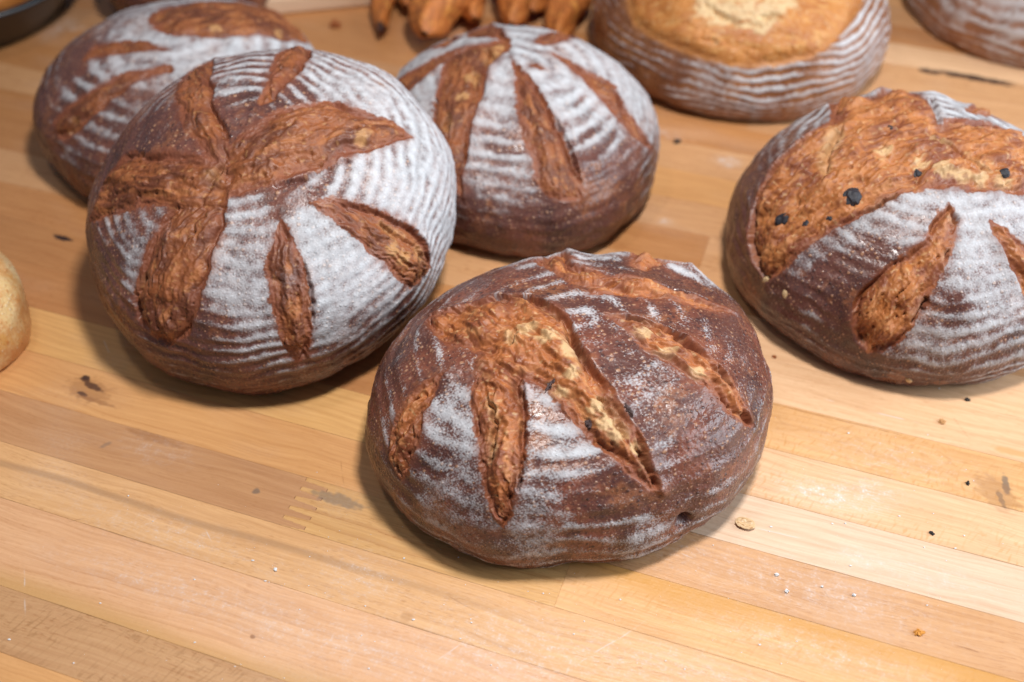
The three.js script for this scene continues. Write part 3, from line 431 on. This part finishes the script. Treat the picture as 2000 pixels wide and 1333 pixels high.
const right = loaf('bread_loaf', 'tall floured loaf cut off by the right edge, its wide tear studded with dark currants', SOURDOUGH,
  { ...{cx:.2639,cy:-.0,cz:-.0665,a:.1154,b:.118,H:.1147,h0:.025,rb:.88,psi:.2942,tx:.0,tz:.0}, S: .19, seed: 19.6, tex: 1024, grid: 420, pitch: .0088, ridge: .0007, ringK: .5, lip: .0014, ear: -2.6, depth: .0008, bulge: .0046, rough: 1.3, tear: .006, seam: .005, bare: .14, grit: .34, look: { ...DARK, red: [.135, .052, .040], crumb: [.40, .138, .035] } }, {scores:[[-.088,-.396,-.044,-.352,-.028,-.272,.064,-.34,.116,-.308,.108,-.232,.08,-.152,.032,-.036,.06,-.056,.128,-.052,.204,-.044,.248,-.012,.336,.024,.416,.052,.212,.24,.116,.236,.056,.224,-.004,.204,-.084,.176,-.136,.152,-.184,.148,-.24,.156,-.308,.156,-.372,.152,-.44,.152,-.504,.152,-.576,.16,-.648,.132,-.648,.048,-.62,-.02,-.572,-.064,-.508,-.112,-.424,-.156,-.348,-.172,-.26,-.192,-.184,-.204],[-.088,.224,-.088,.272,-.112,.312,-.164,.372,-.22,.416,-.26,.46,-.312,.504,-.364,.54,-.432,.556,-.48,.54,-.5,.488,-.492,.428,-.46,.384,-.404,.352,-.332,.324,-.26,.308,-.2,.288,-.156,.256,-.124,.232],[-.012,.292,.02,.324,.056,.372,.096,.432,.148,.508,.112,.576,.028,.504,.004,.444,-.012,.372,-.016,.332],[.156,-.1,.264,-.18,.292,-.144,.324,-.104,.252,-.096,.192,-.092]],cracks:[[1.4,-.184,-.136,-.228,-.108,-.272,-.072,-.324,.004],[1.1,-.096,.224,-.092,.276],[1.2,-.252,.444,-.28,.476,-.32,.5],[1.0,.12,-.196,.04,-.048],[.9,-.02,.004,.004,.072,.024,.128,.052,.164],[.9,-.196,.148,-.284,.156,-.368,.152],[1.0,-.592,.044,-.648,.088],[.9,-.148,.336,-.176,.368]],pale:[-.104,.084,-.06,.124,-.024,.152,.016,.176,.068,.2,-.16,.012],bumps:[[.156,-.24,5,12],[.064,-.34,5,14],[-.12,-.336,3,14],[-.304,-.124,3,16]],flour:[-.208,-.26,.8,-.28,-.232,.6,-.38,-.176,.55,-.476,-.14,.35,-.548,-.204,.1,-.648,-.12,.05,-.632,.016,.05,-.632,.224,.1,-.528,.172,.7,-.444,.184,.6,-.364,.188,.75,-.26,.188,.85,-.176,.18,.85,-.192,.248,.8,-.332,.256,.4,-.392,.3,.2,-.452,.264,.15,-.524,.304,.15,-.608,.34,.5,-.532,.388,.15,-.56,.516,.25,-.468,.648,.45,-.344,.728,.4,-.204,.748,.4,-.076,.716,.6,-.288,.628,.75,-.208,.596,.85,-.272,.548,.8,-.128,.556,.9,-.188,.5,.4,-.208,.444,.6,-.14,.444,.85,-.08,.48,.9,-.076,.36,.95,-.064,.252,1,.036,.26,1,-.06,.412,.85,.056,.292,.9,.144,-.172,1,.152,-.132,1,.184,-.072,1,.312,-.052,1,.308,-.128,.9]});
const top_ = loaf('bread_loaf', 'golden loaf with a broad pale open top and thin flour rings, at the upper edge', SOURDOUGH,
  { ...{cx:.2008,cy:-.0,cz:-.3857,a:.128,b:.141,H:.1159,h0:.025,rb:.88,psi:.0,tx:.0,tz:.0}, S: .20, seed: 23.3, tex: 768, grid: 260, pitch: .0070, ridge: .0010, ringK: 1.1, lip: .0014, ear: 0, depth: .0012, bulge: .005, rough: .35, tear: .006, seam: .002, bare: .20, grit: .2, paleR: .012, look: GOLD }, {scores:[[-.452,.096,-.488,.252,-.472,.336,-.424,.412,-.36,.472,-.292,.524,-.228,.564,-.144,.592,-.056,.608,.012,.608,.08,.588,.156,.556,.224,.504,.28,.432,.332,.344,.388,.204,.348,.056,.136,.032,-.068,.008,-.284,-.012,-.408,.028]],cracks:[[1.2,-.208,.36,-.168,.408,-.112,.448,-.032,.456],[1.1,-.032,.432,.036,.428],[1.2,-.244,.484,-.184,.504]],pale:[-.192,.36,-.14,.404,-.084,.428,-.016,.416,.024,.38,-.084,.38,-.044,.332,-.148,.32,-.096,.28,-.04,.444],bumps:[],flour:[-.58,.204,.2,-.58,.356,.35,-.472,.512,.4,-.376,.576,.45,-.236,.62,.8,-.1,.644,.8,-.012,.64,.9,-.248,.684,.8,-.352,.664,.7,-.152,.752,.75,.0,.716,.75,.144,.684,.75,.1,.596,.8,.228,.528,.4,.292,.48,.9,.368,.384,.9,.308,.568,.8,.424,.444,.8,.5,.288,.7,.4,.248,.7,-.304,.88,.5,.088,.844,.4,-.504,.776,.2,.324,.652,.5,-.604,.556,.2,.14,.6,.2,.18,.528,.2]});
const corner = loaf('bread_loaf', 'brown loaf patched with flour in the upper right corner', SOURDOUGH,
  { ...{cx:.4909,cy:-.0,cz:-.4461,a:.1217,b:.1285,H:.1199,h0:.025,rb:.88,psi:.0,tx:.0,tz:.0}, S: .19, seed: 27.7, tex: 640, grid: 200, pitch: .0105, ridge: .0010, ringK: .8, lip: 0, ear: 0, depth: 0, bulge: 0, rough: 0, tear: 0, seam: 0, bare: .05, grit: .25, look: { ...GOLD, crust: [.25, .105, .055], red: [.30, .125, .06], char: [.17, .07, .035] } }, {scores:[],cracks:[],pale:[],bumps:[],flour:[-.72,.24,.4,-.608,.328,.6,-.568,.436,.7,-.548,.52,.3,-.456,.48,.7,-.368,.488,.8,-.412,.596,.9,-.344,.588,.8,-.62,.616,.2,-.436,.676,.6,-.34,.748,.5,-.652,.496,.3]});
const WHITE = { ...GOLD, crust: [.74, .50, .23], red: [.78, .62, .36], char: [.56, .20, .035], tan: [.78, .62, .40], amber: [.68, .38, .11], flour: [.78, .70, .56] };
loaf('bread_roll', 'pale golden white bread roll cut off by the left edge', undefined,
  { ...{cx:-.382,cy:-.0,cz:.004,a:.069,b:.0673,H:.0653,h0:.025,rb:.88,psi:.0,tx:.0,tz:.0}, S: .11, seed: 31.1, charLo: -.3, tex: 512, grid: 180, pitch: .03, ridge: 0, ringK: .1, lip: 0, ear: 0, depth: 0, bulge: 0, rough: 0, tear: 0, seam: 0, bare: .05, grit: .35, look: WHITE }, { scores: [], cracks: [], pale: [], bumps: [], flour: [0, 0, .2, .5, 0, .3, 0, .5, .2, -.5, 0, .2, 0, -.5, .3] });
loaf('bread_loaf', 'brown unfloured loaf in the shade beside the black bowl, behind the half hidden loaf', undefined,
  { cx: -.30, cy: 0, cz: -.472, a: .085, b: .084, H: .066, h0: .034, rb: .8, psi: 0, tx: 0, tz: 0, S: .18, seed: 35.5, tex: 384, grid: 140, pitch: .012, ridge: .0006, ringK: .3, lip: 0, ear: 0, depth: 0, bulge: 0, rough: 0, tear: 0, seam: 0, bare: .05, grit: .35, look: DARK }, { scores: [], cracks: [], pale: [], bumps: [], flour: [0, 0, .1, .5, 0, .1, -.5, 0, .1, 0, .6, .05] });

// currants and seeds baked into the crusts
function pebble(rx, ry, rz, seed, amp = .18, det = 3) {
  const g = new THREE.IcosahedronGeometry(1, det), p = g.attributes.position, v = new THREE.Vector3();
  for (let i = 0; i < p.count; i++) { v.fromBufferAttribute(p, i); const k = 1 + amp * (ns(v.x * 1.7 + seed, v.y * 1.7 + v.z * 2.1) + .5 * ns(v.x * 4 + v.z * 3, v.y * 4 + seed)); p.setXYZ(i, v.x * rx * k, v.y * ry * k, v.z * rz * k); }
  g.computeVertexNormals(); return g;
}
function stud(root, name, u, v, geo, mat, sink, spin, label) {
  const nrm = new THREE.Vector3(), p = root.surface(u, v, nrm), m = part(name, geo, mat, root, label);
  m.position.copy(p).addScaledVector(nrm, -sink); m.quaternion.setFromUnitVectors(new THREE.Vector3(0, 1, 0), nrm); m.rotateY(spin); return m;
}
const CURRANT = new THREE.MeshPhysicalMaterial({ color: new THREE.Color().setRGB(.018, .016, .022), roughness: .62 });
const NUT = new THREE.MeshPhysicalMaterial({ color: new THREE.Color().setRGB(.055, .028, .026), roughness: .6 });
const SEED = new THREE.MeshPhysicalMaterial({ color: new THREE.Color().setRGB(.55, .38, .20), roughness: .6 });
{ const R = [[-.488,.024,35],[-.3,.1,32],[-.116,.104,20],[-.38,.116,12],[.08,.176,18],[-.096,-.06,10],[-.44,.092,14]]; R.forEach(([u, v, px], n) => stud(right, 'currant', u, v, pebble(px * .00021, px * .00014, px * .00018, n * 3.3, .22), CURRANT, px * .00009, n)); }
{ const R = [[-.652,.124],[-.624,.216],[-.388,.736]]; R.forEach(([u, v], n) => stud(right, 'seed', u, v, pebble(.0028, .0012, .0019, n * 5.1), SEED, .0001, n)); }
{ const R = [[-.124,.152],[-.096,.296],[-.008,.3]]; R.forEach(([u, v], n) => stud(front, 'currant', u, v, pebble([.0050, .0026, .0038][n], .0016, [.0013, .0021, .0014][n], n * 2.9, .7), NUT, .0005, [1.0, .3, -.9][n])); }

// ---------------------------------------------------------------- twisted pastries at the back
{
  const N = 256, c = new Uint8Array(N * N * 4);
  for (let j = 0; j < N; j++) for (let i = 0; i < N; i++) {
    const x = i / N, y = j / N, ax = Math.cos(x * 6.283) * 1.2, ay = Math.sin(x * 6.283) * 1.2, o = [.50, .155, .03];
    mix3(o, [.68, .29, .06], sm(0, .5, fbm(ax + y * 6, ay + y * 9, 3))); mix3(o, [.30, .085, .018], .8 * sm(.0, .35, ns(ax * 3 + y * 16, ay * 3 - y * 20))); mix3(o, [.20, .055, .012], .75 * sm(.18, .6, fbm(ax * 1.5 + 8 + y * 4, ay * 1.5 + y * 11, 3)));
    
    const k = 4 * (j * N + i); c[k] = srgb(o[0]); c[k + 1] = srgb(o[1]); c[k + 2] = srgb(o[2]); c[k + 3] = 255;
  }
  const mat = new THREE.MeshPhysicalMaterial({ map: tex(c, N, N, true), roughness: .6 });
  const burnt = c.slice();                                  // the thin stick has a charred tip
  for (let j = 0; j < 26; j++) for (let i = 0; i < N; i++) if (j < 18 + 9 * ns(i * .05, 3)) { const k = 4 * (j * N + i); burnt[k] *= .35; burnt[k + 1] *= .35; burnt[k + 2] *= .6; }
  const matBurnt = new THREE.MeshPhysicalMaterial({ map: tex(burnt, N, N, true), roughness: .5 });
  function twist(len, r, lobes, turns, seed) {
    const A = 120, B = 64, pos = [], uv = [], idx = [];
    for (let j = 0; j <= A; j++) { const t = j / A, R = r * Math.pow(Math.sin(Math.PI * Math.min(.985, .0004 + Math.pow(t, 1.5) * .96)), .34);
      for (let i = 0; i <= B; i++) { const a = i / B * 6.28318, k = R * (1 + .16 * Math.cos(lobes * a + turns * 6.28318 * t) + .07 * ns(seed + 2 * Math.cos(a), 2 * Math.sin(a) + t * 9) + .05 * ns(seed + 6 * Math.cos(a) + t * 20, 6 * Math.sin(a) + t * 14) + .02 * ns(14 * Math.cos(a) + t * 40, seed + 14 * Math.sin(a)));
        pos.push(Math.cos(a) * k + .25 * r * Math.sin(t * 5 + seed), r * .98 + Math.sin(a) * k, -t * len); uv.push(i / B, t); } }
    for (let j = 0; j < A; j++) for (let i = 0; i < B; i++) { const a = j * (B + 1) + i, b = a + B + 1; idx.push(a, a + 1, b, b, a + 1, b + 1); }
    const g = new THREE.BufferGeometry(); g.setAttribute('position', new THREE.Float32BufferAttribute(pos, 3)); g.setAttribute('uv', new THREE.Float32BufferAttribute(uv, 2)); g.setIndex(idx); g.computeVertexNormals(); return g;
  }
  for (const [x, z, dx, len, r, lab, s] of [
    [-.1215, -.385, .00, .13, .0115, 'thin golden pastry stick with a dark burnt tip, leftmost of the pastries', 1],
    [-.071, -.352, .17, .15, .027, 'thick bright golden twisted pastry right of the thin pastry stick', 4],
    [-.004, -.382, .08, .15, .021, 'brown and golden twisted pastry behind the top of the flower-cut loaf', 7],
    [.0455, -.353, .05, .16, .0195, 'dark golden twisted pastry nearest the golden open-topped loaf', 11],
    [-.036, -.395, -.22, .13, .019, 'short brown pastry squeezed between the thick and the middle twisted pastries', 13],
    [.022, -.412, .25, .12, .017, 'brown pastry set back between the middle and the dark golden pastries', 17],
    [-.098, -.425, -.10, .12, .016, 'golden pastry set back behind the thin pastry stick', 19]]) {
    const m = single('twisted_pastry', twist(len, r, 3, 2.2, s), s === 1 ? matBurnt : mat, [x, .0005, z], lab, 'pastry', 'twisted pastries at the back'); m.rotation.y = -dx;
  }
}

// ---------------------------------------------------------------- black bowl with a roll, upper left corner
{
  const b = thing('black_bowl', 'shiny black bowl in the upper left corner', 'bowl', [-.510, 0, -.440]);
  const pr = [[.0, .0], [.075, .0], [.082, .002], [.112, .040], [.116, .043], [.117, .046], [.114, .048], [.108, .046], [.080, .008], [.0, .006]].map(([x, y]) => new THREE.Vector2(x, y));
  part('shell', new THREE.LatheGeometry(pr, 96), new THREE.MeshPhysicalMaterial({ color: new THREE.Color().setRGB(.008, .008, .010), roughness: .34 }), b);
  loaf('bread_roll', 'orange brown glazed roll lying in the black bowl', undefined,
    { cx: -.515, cy: .012, cz: -.445, a: .082, b: .080, H: .062, h0: .025, rb: .8, psi: 0, tx: 0, tz: 0, S: .12, seed: 41, tex: 256, grid: 120, pitch: .03, ridge: 0, ringK: 0, lip: 0, ear: 0, depth: 0, bulge: 0, rough: 0, tear: 0, seam: 0, bare: .05, grit: .35, look: { ...GOLD, crust: [.46, .15, .03], red: [.54, .20, .045], char: [.32, .085, .02] } }, { scores: [], cracks: [], pale: [], bumps: [], flour: [0, 0, 0, .5, .5, 0] });
}
// pale board behind the half hidden loaf
{
  const s = new THREE.Shape(); s.moveTo(-.09, -.012); s.lineTo(.09, -.012); s.lineTo(.09, .05); s.lineTo(-.09, .05);
  const g = new THREE.ExtrudeGeometry(s, { depth: .012, bevelEnabled: true, bevelSize: .002, bevelThickness: .002, bevelSegments: 2 }); g.rotateX(-Math.PI / 2);
  const m = single('wooden_board', g, new THREE.MeshPhysicalMaterial({ color: new THREE.Color().setRGB(.66, .45, .30), roughness: .55 }), [-.17, .0025, -.462], 'pale wooden board edge behind the half hidden loaf at the top', 'board'); m.rotation.y = .2;
}

// ---------------------------------------------------------------- crumbs, an oat flake, flour specks
const rr = rng(5);
{
  // rolled oat flake: a thin dished oval with a crease
  const g = new THREE.SphereGeometry(1, 40, 24), p = g.attributes.position;
  for (let i = 0; i < p.count; i++) { const x = p.getX(i), y = p.getY(i), z = p.getZ(i), r2 = x * x + z * z; p.setXYZ(i, x * .0056 * (1 + .08 * ns(z * 2, 1.3)), .0011 + y * .00075 + .0009 * r2 * (.6 + .5 * ns(x * 2.4, z * 2.4)) - .0005 * Math.exp(-z * z * 30) * (y > 0 ? 1 : 0) + .0002 * ns(x * 6, z * 6), z * .0040 * (1 + .08 * ns(x * 2, 4.4))); }
  g.computeVertexNormals();
  const N = 64, c = new Uint8Array(N * N * 4); for (let j = 0; j < N; j++) for (let i = 0; i < N; i++) { const o = [.60, .39, .20]; mix3(o, [.36, .17, .06], sm(.05, .5, fbm(i * .11, j * .11, 3))); mix3(o, [.74, .58, .38], sm(.1, .5, fbm(i * .15 + 9, j * .15, 2))); const k = 4 * (j * N + i); c[k] = srgb(o[0]); c[k + 1] = srgb(o[1]); c[k + 2] = srgb(o[2]); c[k + 3] = 255; }
  const m = single('oat_flake', g, new THREE.MeshPhysicalMaterial({ map: tex(c, N, N, true), roughness: .6 }), [.1292, .0002, .1456], 'single tan oat flake lying on the table right of the front loaf', 'oat flake'); m.rotation.y = -.38;
}
const MC = (r, g, b) => new THREE.MeshPhysicalMaterial({ color: new THREE.Color().setRGB(r, g, b), roughness: .8 });
const WHITEC = MC(.70, .70, .70), ORANGEC = MC(.62, .26, .04), TANC = MC(.50, .26, .10), BLACKC = MC(.02, .015, .012), REDC = MC(.30, .085, .02);
[[.1413, .1781, .0013, WHITEC, 'white flour lump farther of the pair below the oat flake'], [.1444, .1885, .0014, WHITEC, 'white flour lump nearer of the pair below the oat flake'], [.1638, .1854, .0009, WHITEC, 'tiny white flour lump right of the pair of lumps'], [.1794, .1906, .0013, WHITEC, 'white flour smear crumb farthest right of the flour lumps'],
  [-.1266, .1749, .0013, WHITEC, 'white flour lump alone in the lower left of the table'], [.2075, .2128, .0018, ORANGEC, 'bright orange crumb at the lower right'], [.26, .07, .0017, TANC, 'tan crumb on the pale stave below the right loaf'], [.2809, .052, .0014, BLACKC, 'black crumb just below the right loaf'],
  [.2614, .1167, .0011, BLACKC, 'small black crumb near the grey knot at the right'], [.2312, .1514, .0011, BLACKC, 'small black crumb on the pale stave at the right'], [.1326, -.2276, .0022, BLACKC, 'dark crumb between the flower-cut loaf and the golden loaf'], [-.1638, -.4162, .0046, REDC, 'reddish brown crumb left of the thin pastry stick'], [.1684, .0148, .0011, REDC, 'small brown crumb between front loaf and right loaf']]
  .forEach(([x, z, r, m, label], n) => { const k = single('crumb', pebble(r * (m === WHITEC ? .8 : 1.2), r * .6, r * (m === WHITEC ? .65 : 1), n * 1.9, .7, 2), m, [x, r * .42, z], label, 'crumb', 'loose crumbs on the table'); k.rotation.y = n * 1.3; });
{
  const list = [], base = pebble(1, .7, .9, 2.2, .4, 0);
  for (let n = 0; n < 420; n++) {
    const c = [[-.10, .21], [.0, .2], [-.17, .17], [.09, .235], [.2, .19], [.22, .12], [-.16, -.05], [.1, -.28], [-.05, .15], [-.02, .23]][Math.floor(rr() * 10)];
    const x = c[0] + (rr() + rr() + rr() - 1.5) * .10, z = c[1] + (rr() + rr() + rr() - 1.5) * .07, r = .00012 + .00042 * Math.pow(rr(), 4);
    list.push(base.clone().rotateY(rr() * 6).scale(r * (1 + rr()), r, r).translate(x, r * .5, z));
  }
  const m = new THREE.Mesh(mergeGeometries(list), WHITEC); m.name = 'flour_specks'; m.userData = { label: 'fine white flour specks scattered over the table', category: 'flour', kind: 'stuff' }; m.castShadow = m.receiveShadow = true; scene.add(m);
}
renderer.render(scene, camera);
